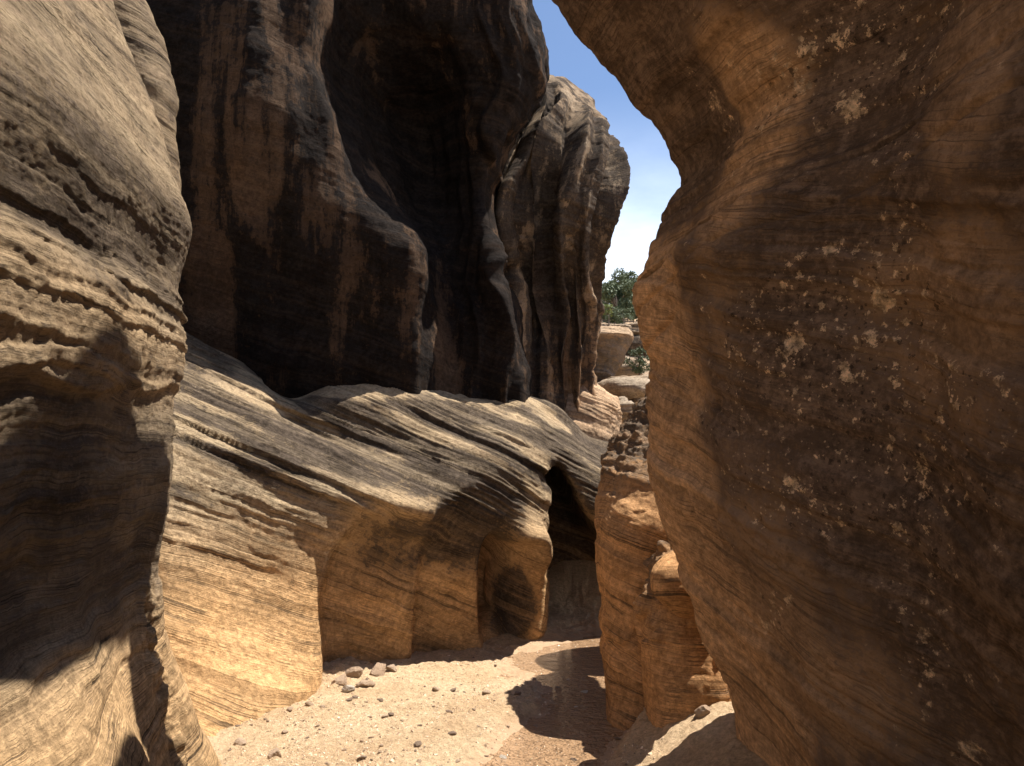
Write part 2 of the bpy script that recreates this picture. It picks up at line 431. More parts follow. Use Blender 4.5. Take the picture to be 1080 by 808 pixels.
def build_shade_slab():  # unseen rocks added above the frame to shade the left wall
    boulder('shade_slab', (-.05, 3.55, 4.84), (.15, .85, .10), 3.3, M_right, 'unseen slab added above the right wall rim to cast shade on the left wall', 'rock slab', lambda p: (.2, .3, 0), rot=.1)
    boulder('shade_slab_prop', (.42, 4.40, 4.74), (.50, .24, .24), 4.1, M_right, 'unseen boulder added on the right wall rim to prop the shade slab', 'boulder', lambda p: (.2, .3, 0), rot=.1)
SHADE_SLAB = (.22, 3.26, 4.85)

# ================================================================== LOWER SHELF
def build_shelf():
    rows = [
        # base (below ground)            B           C            D            E(alcove)   F0 panel edge  F1            G            H            I            J           K
        [(60, 800, 5.0), (150, 785, 4.9), (215, 790, 5.0), (290, 765, 5.5), (335, 742, 6.0), (350, 722, 6.75), (425, 708, 7.0), (437, 704, 7.35), (515, 692, 7.6), (563, 680, 7.9), (590, 668, 10.), (640, 668, 10.2), (760, 670, 9.6)],
        [(60, 760, 5.1), (150, 755, 5.05), (210, 752, 5.2), (285, 738, 5.6), (338, 714, 6.12), (348, 700, 6.7), (430, 688, 6.98), (438, 686, 7.3), (515, 678, 7.55), (565, 668, 7.8), (588, 664, 10.), (640, 664, 10.1), (760, 660, 9.5)],
        [(60, 700, 5.2), (150, 700, 5.25), (205, 705, 5.42), (280, 712, 5.75), (338, 690, 6.2), (347, 680, 6.62), (432, 665, 6.95), (439, 664, 7.25), (515, 655, 7.5), (566, 645, 7.75), (586, 630, 9.9), (640, 630, 10.1), (760, 640, 9.4)],
        [(60, 640, 5.3), (150, 640, 5.4), (200, 640, 5.6), (275, 655, 5.98), (335, 640, 6.3), (346, 635, 6.6), (434, 628, 6.95), (440, 628, 7.18), (515, 615, 7.4), (569, 612, 7.7), (584, 600, 9.9), (638, 600, 10.), (760, 610, 9.3)],
        [(60, 580, 5.4), (150, 570, 5.5), (200, 570, 5.75), (275, 590, 6.1), (345, 592, 6.4), (362, 575, 6.62), (440, 575, 6.95), (448, 580, 7.10), (522, 575, 7.3), (571, 575, 7.65), (582, 565, 9.8), (632, 575, 9.8), (760, 580, 9.2)],
        # under lip
        [(60, 530, 5.5), (150, 510, 5.6), (200, 520, 5.85), (275, 530, 6.15), (355, 548, 6.42), (392, 545, 6.58), (450, 560, 6.82), (458, 560, 6.9), (525, 535, 7.15), (572, 530, 7.6), (581, 500, 9.6), (630, 563, 9.2), (760, 560, 9.0)],
        # lip
        [(60, 490, 5.6), (150, 470, 5.75), (200, 475, 6.0), (280, 485, 6.25), (360, 515, 6.45), (402, 528, 6.48), (455, 540, 6.65), (463, 538, 6.75), (520, 500, 7.1), (560, 505, 7.5), (590, 487, 8.0), (632, 545, 8.15), (760, 540, 8.9)],
        # shelf mid
        [(60, 440, 5.9), (150, 415, 6.1), (200, 425, 6.35), (275, 445, 6.5), (350, 475, 6.75), (400, 490, 6.85), (450, 490, 7.05), (468, 485, 7.1), (520, 470, 7.35), (560, 475, 7.65), (590, 470, 8.1), (642, 497, 8.35), (760, 500, 8.9)],
        [(60, 390, 6.2), (150, 370, 6.45), (200, 385, 6.75), (270, 415, 6.9), (325, 456, 7.0), (390, 462, 7.12), (440, 458, 7.3), (465, 455, 7.4), (520, 446, 7.7), (560, 445, 7.95), (590, 447, 8.4), (640, 484, 8.7), (760, 480, 9.1)],
        [(60, 370, 6.4), (150, 354, 6.7), (200, 371, 6.95), (268, 402, 7.05), (312, 430, 7.08), (365, 419, 7.22), (418, 414, 7.5), (458, 419, 7.75), (520, 431, 7.95), (558, 432, 8.2), (590, 440, 8.65), (632, 474, 8.95), (760, 472, 9.3)],
        [(60, 350, 6.6), (150, 338, 7.0), (200, 358, 7.2), (265, 392, 7.3), (305, 420, 7.35), (360, 399, 7.7), (410, 396, 7.95), (455, 406, 8.15), (520, 422, 8.2), (557, 420, 8.5), (590, 432, 8.9), (625, 465, 9.2), (760, 465, 9.5)],
        [(60, 330, 7.6), (150, 330, 8.0), (200, 352, 8.2), (262, 390, 8.3), (305, 405, 8.6), (360, 390, 8.8), (410, 395, 8.9), (455, 405, 9.0), (520, 418, 9.2), (557, 416, 9.5), (590, 430, 9.9), (620, 462, 10.2), (760, 462, 10.5)],
    ]
    su = [16, 40, 60, 60, 24, 70, 20, 70, 50, 26, 40, 20]
    sv = [12, 24, 40, 40, 40, 26, 30, 40, 40, 24, 24, 8]
    G = net(rows, su, sv)
    def bedf(p): return p[:, 2] + .42 * p[:, 0] + .10 * p[:, 1]
    def extra(p, n, bed):
        q_ = np.stack([p[:, 0] * .7, p[:, 1] * .7, bed * 4], 1)
        a = fbm(q_ + 55, 4)
        up = sst(.9, 1.5, p[:, 2])
        s = n1(bed * 8.5 + .5 * a, 3.3); s2 = n1(bed * 26 + .6 * a, 7.7)
        st = lambda x: sst(-.05, .05, x) - .5
        c = P(553, 585, 7.45); d = (p - c) / np.array([.20, .6, .30])
        lob = np.exp(-((d ** 2).sum(1)) ** 1.5)
        c2 = P(538, 630, 7.5); d2 = (p - c2) / np.array([.24, .8, .50])
        hol = np.exp(-((np.abs(d2) ** 3.5).sum(1)) ** 1.6)
        return .3 * lob - .8 * hol + up * (.034 * st(s) * sst(-.2, .3, a) + .014 * (sst(-.14, .14, s2) - .5) * sst(-.2, .25, fbm(q_ * 1.7 + 9, 3)))
    G2, bed = dress(G, bedf, 1.0, ledge=.26, pit=.25, lump=.6, seed=3.7, extra=extra, f=(4, 12, 27), sharp=.2)
    p = G2.reshape(-1, 3)
    warm = sst(1.5, .5, p[:, 2]) * .85 + .1
    bb = bed.ravel()
    bp = np.stack([p[:, 0] * .8, p[:, 1] * .8, bb * 5], 1)
    varn_shade = .05 + .56 * sst(1.0, 1.8, p[:, 2]) * (.5 + 1.9 * fbm(bp, 4)) + .15 * sst(1.3, 2.2, p[:, 2]) + .30 * sst(1.1, 1.5, p[:, 2]) * sst(-1.8, -1.0, p[:, 0]) * sst(6.3, 6.8, p[:, 1]) + blobs(p, [(P(440, 414, 7.7), (1.2, 1.5, .13), -.6), (P(560, 435, 8.2), (.6, 1.0, .25), -.35), (P(350, 455, 7.1), (.65, .6, .26), .75), (P(500, 500, 7.2), (.6, .7, .25), .45), (P(610, 580, 9.6), (.9, 1.5, 2.2), 1.1), (P(430, 575, 6.8), (.6, .7, .32), .5), (P(505, 560, 7.2), (.5, .7, .5), .65), (P(540, 640, 7.8), (.28, .6, .45), .9)])  # varnish, plus painted shade in slot, hollow, alcove and below ledge; lit ridge lightened
    pale = blobs(p, [(P(360, 580, 6.4), (.3, .4, .25), .5), (P(300, 520, 6.2), (.5, .4, .2), .3), (P(220, 400, 6.7), (.5, .6, .3), .3)])
    o = grid_mesh('rock_shelf', G2, dict(bed=bed, warm=warm, varn_shade=varn_shade, pale=pale), M_shelf)
    tag(o, 'sunlit cross-bedded sandstone shelf with a shaded undercut below its lip, left of the creek bed', 'rock shelf')

# ================================================================== UPPER DARK WALL
def build_dark():
    rows = [
        #  a            b             c            d            e (bulge edge)  f hollow     g hollow     h mass        i            j silh        k wrap       l
        [(60, 480, 7.9), (150, 470, 8), (230, 470, 7.75), (320, 470, 7.6), (432, 460, 7.75), (446, 460, 7.95), (480, 455, 8.1), (510, 450, 8.15), (535, 450, 8.25), (552, 445, 8.4), (550, 445, 9.4), (530, 445, 12)],
        [(60, 400, 7.4), (150, 400, 7.45), (230, 400, 7.5), (320, 400, 7.45), (432, 400, 7.6), (450, 405, 7.9), (480, 412, 8.08), (510, 415, 8.12), (535, 410, 8.2), (549, 402, 8.4), (547, 402, 9.3), (527, 402, 12)],
        [(60, 330, 7.2), (150, 330, 7.35), (230, 330, 7.4), (320, 330, 7.35), (432, 325, 7.5), (452, 330, 7.95), (480, 335, 8.2), (510, 335, 8.15), (532, 330, 8.15), (542, 335, 8.45), (540, 335, 9.4), (520, 335, 12)],
        [(60, 260, 7.1), (150, 260, 7.2), (230, 260, 7.25), (320, 260, 7.2), (428, 260, 7.38), (455, 270, 8.15), (480, 270, 8.5), (502, 265, 8.35), (515, 262, 8.25), (524, 270, 8.6), (522, 270, 9.6), (502, 270, 12)],
        [(60, 190, 7.1), (150, 190, 7.2), (230, 190, 7.15), (310, 190, 7.05), (380, 195, 7.35), (430, 200, 8.7), (462, 200, 9.1), (492, 195, 8.7), (508, 195, 8.5), (518, 190, 8.9), (516, 190, 9.7), (496, 190, 12)],
        [(60, 120, 7.1), (150, 120, 7.2), (230, 120, 7.05), (300, 120, 6.95), (345, 125, 7.2), (400, 130, 8.9), (445, 130, 9.1), (490, 130, 8.4), (520, 135, 8.2), (548, 138, 8.6), (546, 138, 9.5), (526, 138, 12)],
        [(60, 60, 7.1), (150, 60, 7.2), (230, 60, 7.1), (290, 60, 7), (325, 65, 7.2), (380, 70, 8.5), (440, 75, 8.5), (500, 80, 8.1), (545, 85, 8.05), (574, 88, 8.5), (572, 88, 9.5), (552, 88, 12)],
        [(60, 0, 7.1), (150, 0, 7.2), (230, 0, 7.15), (290, 0, 7.1), (330, 0, 7.15), (380, 5, 8), (440, 20, 8), (500, 20, 7.9), (540, 25, 7.9), (570, 45, 8.4), (568, 45, 9.4), (548, 45, 12)],
        [(60, -90, 7.2), (150, -90, 7.3), (230, -90, 7.3), (290, -90, 7.3), (340, -90, 7.3), (390, -80, 7.7), (440, -60, 7.8), (490, -50, 7.9), (535, -30, 8), (558, 0, 8.5), (556, 0, 9.4), (536, 0, 12)],
        [(60, -220, 7.8), (150, -220, 7.9), (230, -220, 8), (290, -220, 8), (340, -210, 8), (390, -180, 8.2), (440, -150, 8.4), (490, -110, 8.5), (520, -90, 8.6), (531, -50, 9), (529, -50, 9.8), (509, -50, 12.4)],
        [(60, -250, 11), (150, -250, 11), (230, -250, 11), (290, -250, 11), (340, -240, 11), (390, -210, 11), (440, -180, 11), (490, -130, 11), (520, -110, 11.2), (526, -70, 11.4), (524, -70, 12), (504, -70, 13)],
    ]
    su = [12, 40, 50, 60, 40, 30, 30, 26, 26, 16, 6]
    sv = [16, 40, 40, 40, 40, 36, 36, 40, 20, 6]
    G = net(rows, su, sv)
    def extra(p, n, bed):
        fl = fbm(p * np.array([1.5, 1.5, .22]) + 12, 3)
        x = p[:, 0] + .32 * n1(p[:, 2] * .75, 3.) + .10 * n1(p[:, 2] * 2.1, 8.)
        sf = pn(np.stack([x * 4.2, p[:, 2] * .25, 0 * x + 2.5], 1)); sf2 = pn(np.stack([x * 10, p[:, 2] * .4, 0 * x + 7.5], 1))
        right = sst(-.95, -.35, p[:, 0])
        return right * (.26 * (.25 - np.sqrt(sf * sf + .003)) + .05 * (.2 - np.abs(sf2))) + .10 * fl + .05 * (1 - np.abs(fbm(p * np.array([2.5, 2.5, .25]) + 31, 2))) * sst(-.8, -.2, p[:, 0])
    G2, bed = dress(G, lambda p: p[:, 2] + .3 * p[:, 0], .9, ledge=.10, pit=.5, lump=1.0, seed=6.6, extra=extra)
    p = G2.reshape(-1, 3)
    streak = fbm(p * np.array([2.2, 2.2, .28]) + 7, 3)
    varn_shade = .75 + .6 * streak
    varn_shade += blobs(p, [(P(220, 330, 7.3), (.28, .8, 2.2), -.42), (P(262, 150, 7.1), (.22, .6, .9), -.6), (P(395, 330, 7.2), (.45, .5, 1.0), -.08), (P(500, 130, 8.5), (.22, .6, .4), -.35), (P(430, 150, 9.), (.8, 1, 1.2), .3),
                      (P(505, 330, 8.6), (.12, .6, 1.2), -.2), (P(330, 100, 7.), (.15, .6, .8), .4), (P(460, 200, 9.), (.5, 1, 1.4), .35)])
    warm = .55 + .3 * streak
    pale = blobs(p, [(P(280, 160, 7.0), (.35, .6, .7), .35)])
    o = grid_mesh('rock_wall', G2, dict(bed=bed, warm=warm, varn_shade=varn_shade, pale=pale), M_dark)
    tag(o, 'tall dark varnished wall above the sunlit shelf, overhanging in shade with rusty streaks', 'rock wall')

# ================================================================== FLUTED CLIFF
def build_flute():
    rows = [
        [(470, 500, 9.6), (520, 500, 9.6), (550, 495, 9.6), (575, 495, 9.7), (595, 490, 9.8), (612, 490, 9.9), (628, 485, 10), (629, 480, 10.2), (627, 480, 10.8), (607, 480, 13)],
        [(470, 430, 9.5), (520, 430, 9.5), (550, 430, 9.6), (575, 430, 9.6), (595, 430, 9.7), (610, 430, 9.7), (622, 432, 9.8), (625, 432, 10.1), (623, 432, 10.8), (603, 432, 13)],
        [(470, 380, 9.5), (520, 380, 9.6), (545, 380, 9.6), (568, 380, 9.6), (588, 380, 9.7), (605, 380, 9.7), (616, 380, 9.8), (617, 380, 10.1), (615, 380, 10.8), (595, 380, 13)],
        [(470, 330, 9.5), (520, 330, 9.6), (542, 330, 9.5), (565, 330, 9.7), (585, 330, 9.6), (605, 330, 9.7), (620, 330, 9.7), (623, 330, 10), (621, 330, 10.8), (601, 330, 13)],
        [(470, 280, 9.4), (515, 280, 9.5), (540, 280, 9.4), (562, 280, 9.6), (584, 280, 9.4), (605, 280, 9.5), (622, 280, 9.5), (626, 282, 9.8), (624, 282, 10.8), (604, 282, 13)],
        [(470, 235, 9.3), (512, 235, 9.3), (536, 235, 9.1), (560, 235, 9.4), (584, 235, 9.1), (608, 235, 9.2), (630, 238, 9.3), (641, 240, 9.6), (639, 240, 10.6), (619, 240, 13)],
        [(470, 190, 9.3), (510, 190, 9.3), (536, 190, 9.1), (562, 190, 9.3), (588, 190, 9), (612, 190, 9.1), (640, 190, 9.2), (657, 192, 9.6), (655, 192, 10.6), (635, 192, 13)],
        [(480, 150, 9.4), (520, 150, 9.3), (545, 150, 9.2), (568, 145, 9.3), (592, 145, 9.1), (614, 145, 9.2), (634, 150, 9.4), (641, 160, 9.8), (639, 160, 10.8), (619, 160, 13)],
        [(480, 110, 9.5), (530, 115, 9.5), (560, 112, 9.4), (580, 110, 9.5), (598, 112, 9.4), (614, 118, 9.6), (628, 125, 9.9), (631, 140, 10.4), (629, 140, 11.4), (609, 140, 13.4)],
        [(480, 80, 10), (530, 84, 10), (560, 84, 9.9), (580, 84, 10), (597, 90, 9.9), (612, 100, 10.1), (626, 110, 10.5), (626, 125, 11), (624, 125, 12), (604, 125, 13.8)],
        [(480, 70, 13), (530, 76, 13), (560, 78, 13), (580, 80, 13), (597, 86, 13), (612, 96, 13), (625, 106, 13), (623, 120, 13.2), (621, 120, 13.6), (601, 120, 14.4)],
    ]
    su = [10, 34, 34, 34, 34, 34, 34, 16, 6]
    sv = [24, 30, 30, 30, 30, 34, 34, 34, 24, 8]
    G = net(rows, su, sv)
    V, U = G.shape[:2]
    uu = np.linspace(0, 1, U)[None, :] * np.ones((V, 1)); vv = np.linspace(0, 1, V)[:, None] * np.ones((1, U))
    def extra(p, n, bed):
        u = uu.ravel(); v = vv.ravel()
        q = np.stack([u * 5.5 + 1.25 * n1(v * 2.6, 2.) + .12 * n1(v * 9, 4.), v * .9, u * 0], 1)
        r = pn(q * 1.0) ; r2 = pn(q * np.array([2.3, 1.5, 1]) + 5)
        return (.62 * (.3 - np.sqrt(r * r + .003)) + .10 * (.3 - np.abs(r2))) * sst(.97, .8, v) * (.35 + .65 * sst(0., .25, v))
    G2, bed = dress(G, lambda p: p[:, 2] + .15 * p[:, 0], .9, ledge=.5, pit=.9, lump=1., seed=9.9, extra=extra)
    p = G2.reshape(-1, 3)
    streak = fbm(p * np.array([3.2, 3.2, .3]) + 7, 3)
    upw = gnormals(G2).reshape(-1, 3)[:, 2]
    varn_shade = .55 + .55 * streak + .2 * sst(6.5, 4.5, p[:, 2]) * sst(3, 4, p[:, 2]) - .25 * sst(3.2, 2.2, p[:, 2])
    warm = .25 + .45 * sst(4.5, 2.5, p[:, 2]) + .3 * streak
    o = grid_mesh('fluted_cliff', G2, dict(bed=bed, warm=warm, varn_shade=varn_shade, pale=0 * warm), M_flute)
    tag(o, 'water-fluted grey and brown cliff with vertical grooves, standing against the sky beyond the dark wall', 'cliff')

# ================================================================== lofted rocks (closed)
def loft(name, rings, su=160, svm=30, mat=None, bedf=None, amp=.6, seed=0., attrs=None, extra=None, sq=2.6, **kw):
    """rings: (z, cx, cy, rx, ry, rot)"""
    th = np.linspace(0, 2 * math.pi, su, endpoint=False)
    c, s = np.cos(th), np.sin(th)
    k = (np.abs(c) ** sq + np.abs(s) ** sq) ** (-1 / sq)
    R_ = np.array(rings, float)
    rr = []
    C = R_[:, None, :3].repeat(1, 1)
    # interpolate ring params smoothly
    n = len(rings); T = np.arange(n)
    par = []
    pp = crom(np.concatenate([R_[:, :3][:, None, :], np.concatenate([R_[:, 3:6]], 1)[:, None, :]], 1), [svm] * (n - 1))
    V = pp.shape[0]
    G = np.zeros((V, su, 3))
    for v in range(V):
        z, cx, cy = pp[v, 0]; rx, ry, rot = pp[v, 1]
        rx = max(rx, .01); ry = max(ry, .01)
        x = c * k * rx; y = s * k * ry
        G[v, :, 0] = cx + x * math.cos(rot) - y * math.sin(rot)
        G[v, :, 1] = cy + x * math.sin(rot) + y * math.cos(rot)
        G[v, :, 2] = z
    G2, bed = dress(G, bedf or (lambda p: p[:, 2]), amp, wrap=True, seed=seed, extra=extra, **kw)
    p = G2.reshape(-1, 3)
    a = attrs(p) if attrs else (0., .2, 0.)
    A = dict(bed=bed.ravel(), warm=np.zeros(len(p)) + a[0], varn_shade=np.zeros(len(p)) + a[1], pale=np.zeros(len(p)) + a[2])
    return grid_mesh(name, G2, A, mat, wrap=True, cap=True)

def build_pillars():
    # first pillar: left edge px 628-645, leaning, top slopes back to the right
    rings = []
    L = [(762, 645, 5.55), (742, 643, 5.6), (700, 638, 5.65), (640, 633, 5.7), (590, 630, 5.75), (548, 629, 5.8), (510, 634, 5.95), (480, 643, 6.1), (450, 660, 6.3), (425, 676, 6.5), (408, 690, 6.7)]
    for (py, px, Y) in L:
        e = P(px, py, Y)
        rx = .5 if py > 520 else np.interp(py, [408, 520], [.25, .50])
        rings.append((e[2], e[0] + rx, Y + .10, rx, .55 if py > 500 else .4, -.1))
    rings.insert(0, (-.3, rings[0][1], rings[0][2], rings[0][3], .55, -.1))
    def at(p):
        return (sst(2.1, .9, p[:, 2]) * .8 + .15, .05 + .65 * sst(1.15, 1.9, p[:, 2]), .3)
    def ex(p, n, bed):
        r = sst(1.45, 1.8, p[:, 2] + .1 * pn(p * 3))
        return .04 * r * fbm(p * 11, 4) + .03 * r * fbm(p * 5, 3)
    o = loft('rock_pillar', rings, 360, 30, M_pillar, lambda p: p[:, 2] + .35 * p[:, 0], .75, 2.2, at, ex, ledge=.35)
    tag(o, 'rounded orange rock pillar with rough grey top, standing in the creek bend beside the shadowed water', 'rock pillar')
    # second pillar: in front and right
    L = [(792, 696, 4.78), (768, 694, 4.8), (720, 690, 4.85), (670, 688, 4.9), (620, 690, 4.97), (585, 696, 5.1), (568, 704, 5.25), (556, 716, 5.4)]
    rings = []
    for (py, px, Y) in L:
        e = P(px, py, Y)
        rx = np.interp(py, [556, 600, 700, 764], [.12, .22, .26, .25])
        rings.append((e[2], e[0] + rx, Y + .25, rx, .34, .0))
    rings.insert(0, (-.3, rings[0][1], rings[0][2], rings[0][3], .34, .0))
    o = loft('rock_pillar', rings, 300, 30, M_pillar, lambda p: p[:, 2] + .1 * p[:, 0], .6, 4.2, lambda p: (sst(1.2, .4, p[:, 2]) * .7 + .3, .05 + .5 * sst(.6, 1., p[:, 2] + .15 * pn(p * 6)), .2),
             lambda p, n, b: .03 * sst(.5, .8, p[:, 2]) * fbm(p * 10, 4) + .05 * sst(.1, .3, pn(p * 5)) * sst(.4, .7, p[:, 2]), ledge=.3)
    tag(o, 'shorter knobbly orange rock pillar, tucked between the taller grey-topped pillar and the right wall', 'rock pillar')
    # bright lodged stone between pillar and right wall
    e = P(717, 616, 4.76)
    rings = [(e[2] - .20, e[0] + .05, 4.85, .04, .05, 0), (e[2] - .14, e[0] + .03, 4.83, .10, .12, 0), (e[2] - .04, e[0], 4.80, .145, .15, 0), (e[2] + .06, e[0] + .0, 4.82, .14, .15, 0), (e[2] + .14, e[0] + .04, 4.86, .10, .12, 0), (e[2] + .19, e[0] + .08, 4.90, .03, .04, 0)]
    o = loft('lodged_stone', rings, 90, 14, M_pillar, None, .35, 6.2, lambda p: (.9, -.2, 0), ledge=.3)
    tag(o, 'bright orange sunlit stone lodged above the knobbly pillar against the right wall', 'stone')
    rings = [(-.3, 2.1, 7.6, .92, .6, .1), (.4, 2.1, 7.6, .92, .6, .1), (1.0, 2.1, 7.6, .92, .6, .1), (1.7, 2.1, 7.6, .90, .58, .1), (2.2, 2.1, 7.6, .86, .5, .1), (2.36, 2.1, 7.6, .7, .3, .1)]  # ridge added out of sight as a shadow caster for the water
    o = loft('rock_ridge', rings, 120, 20, M_pillar, None, .8, 8.2, lambda p: (.4, .3, 0))
    tag(o, 'unseen rock ridge added behind the grey-topped pillar to throw a shadow on the water', 'rock outcrop')
    # rock behind the nose, closing the right side of the bend
    rings = [(-.3, 3.6, 6.3, 2.2, 1.0, .2), (.3, 3.6, 6.3, 2.1, 1.0, .2), (.8, 3.7, 6.4, 1.9, .9, .2), (1.3, 3.8, 6.5, 1.6, .7, .2), (1.6, 3.9, 6.6, 1.2, .4, .2)]
    o = loft('rock_ridge', rings, 120, 20, M_pillar, None, 1., 7.2, lambda p: (.4, .2, 0))
    tag(o, 'low broad rock ridge behind the right wall, farther right than the pillars', 'rock outcrop')

# ================================================================== BACKGROUND
def boulder(name, cpt, r, seed, mat, label, cat='boulder', attrs=None, bedk=(0, 0, 1), amp=1., rot=0., n=70, group=None, sq=2.6, ledge=1.):
    cx, cy, cz = cpt; rx, ry, rz = r
    rings = []
    for t in np.linspace(-1, 1, 8):
        w = max(.12, (1 - abs(t) ** 2.6) ** .5)
        rings.append((cz + t * rz, cx, cy, rx * w, ry * w, rot))
    bk = np.array(bedk, float)
    o = loft(name, rings, n, max(5, n // 9), mat, lambda p: p @ bk, amp, seed, attrs, sq=sq, ledge=ledge)
    tag(o, label, cat, group)
    return o

def build_far():
    at = lambda w, v: (lambda p: (w, v, 0.))
    # lit wedge at the foot of the fluted cliff  (615-650, 395-430)
    rows = [[(590, 475, 9.3), (614, 475, 9.35), (632, 475, 9.5), (650, 475, 9.9), (656, 475, 11)],
            [(592, 450, 9.5), (614, 448, 9.5), (632, 446, 9.6), (648, 448, 9.95), (655, 448, 11)],
            [(597, 428, 9.65), (615, 426, 9.6), (632, 427, 9.65), (649, 430, 9.95), (655, 430, 11)],
            [(600, 410, 9.8), (616, 404, 9.75), (629, 412, 9.85), (645, 421, 10.1), (652, 422, 11)],
            [(602, 392, 10.1), (615, 390, 10.1), (625, 402, 10.3), (643, 417, 10.6), (650, 418, 11.5)]]
    G = net(rows, [24, 30, 30, 14], [26, 26, 22, 14])
    G2, bed = dress(G, lambda p: p[:, 2] + .3 * p[:, 0], .6, seed=2.9)
    z = np.zeros(G2.shape[:2])
    tag(grid_mesh('rock_ledge', G2, dict(bed=bed, warm=z + .75, varn_shade=z - .2, pale=z), M_far), 'smooth orange wedge of rock catching the sun at the foot of the fluted cliff', 'rock ledge')
    # mushroom-shaped block (625-660, 340-400)
    e = P(640, 352, 13.)
    rings = [(P(632, 412, 13)[2], P(634, 412, 13)[0], 13.2, .25, .4, 0), (P(632, 395, 13)[2], P(632, 395, 13)[0], 13.2, .28, .5, 0), (P(632, 372, 13)[2], P(637, 372, 13)[0], 13.2, .36, .6, 0),
             (P(632, 358, 13)[2], P(640, 358, 13)[0], 13.2, .46, .8, 0), (P(632, 350, 13)[2], P(638, 350, 13)[0], 13.5, .40, .9, 0), (P(632, 340, 13)[2], P(630, 340, 13)[0], 13.9, .2, .6, 0)]
    o = loft('overhanging_block', rings, 120, 16, M_far, lambda p: p[:, 2] + .2 * p[:, 0], .9, 1.9, lambda p: (.5, .15 + .45 * sst(P(632, 357, 13)[2], P(632, 362, 13)[2], p[:, 2]), 0.))  # underside colour darkened to paint in its shade
    tag(o, 'overhanging block with sunlit sloping top and shaded layered underside, below the trees', 'boulder')
    # dark layered ledge
    boulder('dark_ledge', P(672, 374, 16.5), (.75, .6, .36), 4.4, M_flute, 'dark grey layered ledge behind the small green bush', 'rock ledge', at(.0, .7), amp=1.6, sq=4)
    # pale rounded ledges
    boulder('pale_ledge', P(655, 393, 14.5), (.42, .6, .22), 5.4, M_far, 'rounded pale ledge under the dark layered ledge', 'rock ledge', at(.2, .3), amp=1.3, sq=3.5)
    boulder('pale_slab', P(668, 406, 13.0), (.55, .8, .10), 6.4, M_far, 'flat pale slab with thin layers, lying in front of the green bush', 'rock slab', at(.2, .3), bedk=(.1, 0, 1), amp=1.3, sq=3.5)
    boulder('sloping_slab', P(655, 414, 11.6), (.34, .7, .16), 7.4, M_far, 'smooth whitish slab sloping down above the grey boulder', 'rock slab', at(.0, -.2), rot=.3)
    boulder('grey_boulder', P(657, 432, 10.8), (.145, .2, .165), 8.4, M_far, 'small grey angular boulder wedged in the bottom of the gap', 'boulder', at(-.2, .2), sq=4, amp=.7)
    boulder('brown_boulder', P(672, 424, 11.2), (.13, .2, .12), 8.9, M_flute, 'dark brown boulder in shade right of the small grey boulder', 'boulder', at(.1, .3), amp=.6)
    for i, (px, py, Y, r_, lab) in enumerate([(653, 347, 16.5, .16, 'tan rock on the slope above the overhanging block'), (664, 350, 16.2, .22, 'wide tan rock on the slope above the dark ledge'), (672, 345, 17, .2, 'tan rock at the right wall edge below the trees'), (645, 344, 17, .12, 'small tan rock on the slope beside the cliff edge')]):
        boulder('boulder', P(px, py, Y), (r_ * 1.3, r_, r_ * .6), 30 + i, M_far, lab, 'boulder', at(.2, .2), sq=4, amp=1.)
    # hillside
    xs = np.linspace(-16, 22, 200); ys = np.linspace(10.5, 60, 160)
    XX, YY = np.meshgrid(xs, ys)
    p = np.stack([XX, YY, 0 * XX], -1)
    zb = np.interp(YY, [10.5, 12, 14, 18, 24, 30, 60], [.9, 1.7, 2.9, 5.05, 6.7, 7.8, 10.]) + .25 * fbm(p.reshape(-1, 3) * .35, 4).reshape(XX.shape)
    zb += np.interp(np.abs(XX - .09 * YY - .6), [0, 1.5, 6], [0, 0, 2.0])
    G = np.stack([XX, YY, zb], -1)
    z = np.zeros(XX.shape)
    tag(grid_mesh('hillside', G, dict(bed=zb, warm=z + .5, varn_shade=z - .1, pale=z), M_far), kind='structure')

# ------------------------------------------------------------------ foliage
def foliage_material(name, a, bcol):
    b = NB(name)
    f = b.n('ShaderNodeObjectInfo').outputs['Random']
    nz = b.noise(3, 3)
    c = b.mix(nz, a, bcol)
    b.l(c, b.bsdf.inputs['Base Color']); b.bsdf.inputs['Roughness'].default_value = .7
    return b.m
M_leaf = foliage_material('juniper_leaves', (.07, .10, .045, 1), (.13, .16, .08, 1))
M_leaf2 = foliage_material('yellow_leaves', (.16, .20, .05, 1), (.22, .25, .08, 1))
def bark():
    b = NB('bark'); b.l(b.mix(b.noise(20), (.12, .09, .07, 1), (.22, .18, .14, 1)), b.bsdf.inputs['Base Color']); b.bsdf.inputs['Roughness'].default_value = .9; return b.m
M_bark = bark()

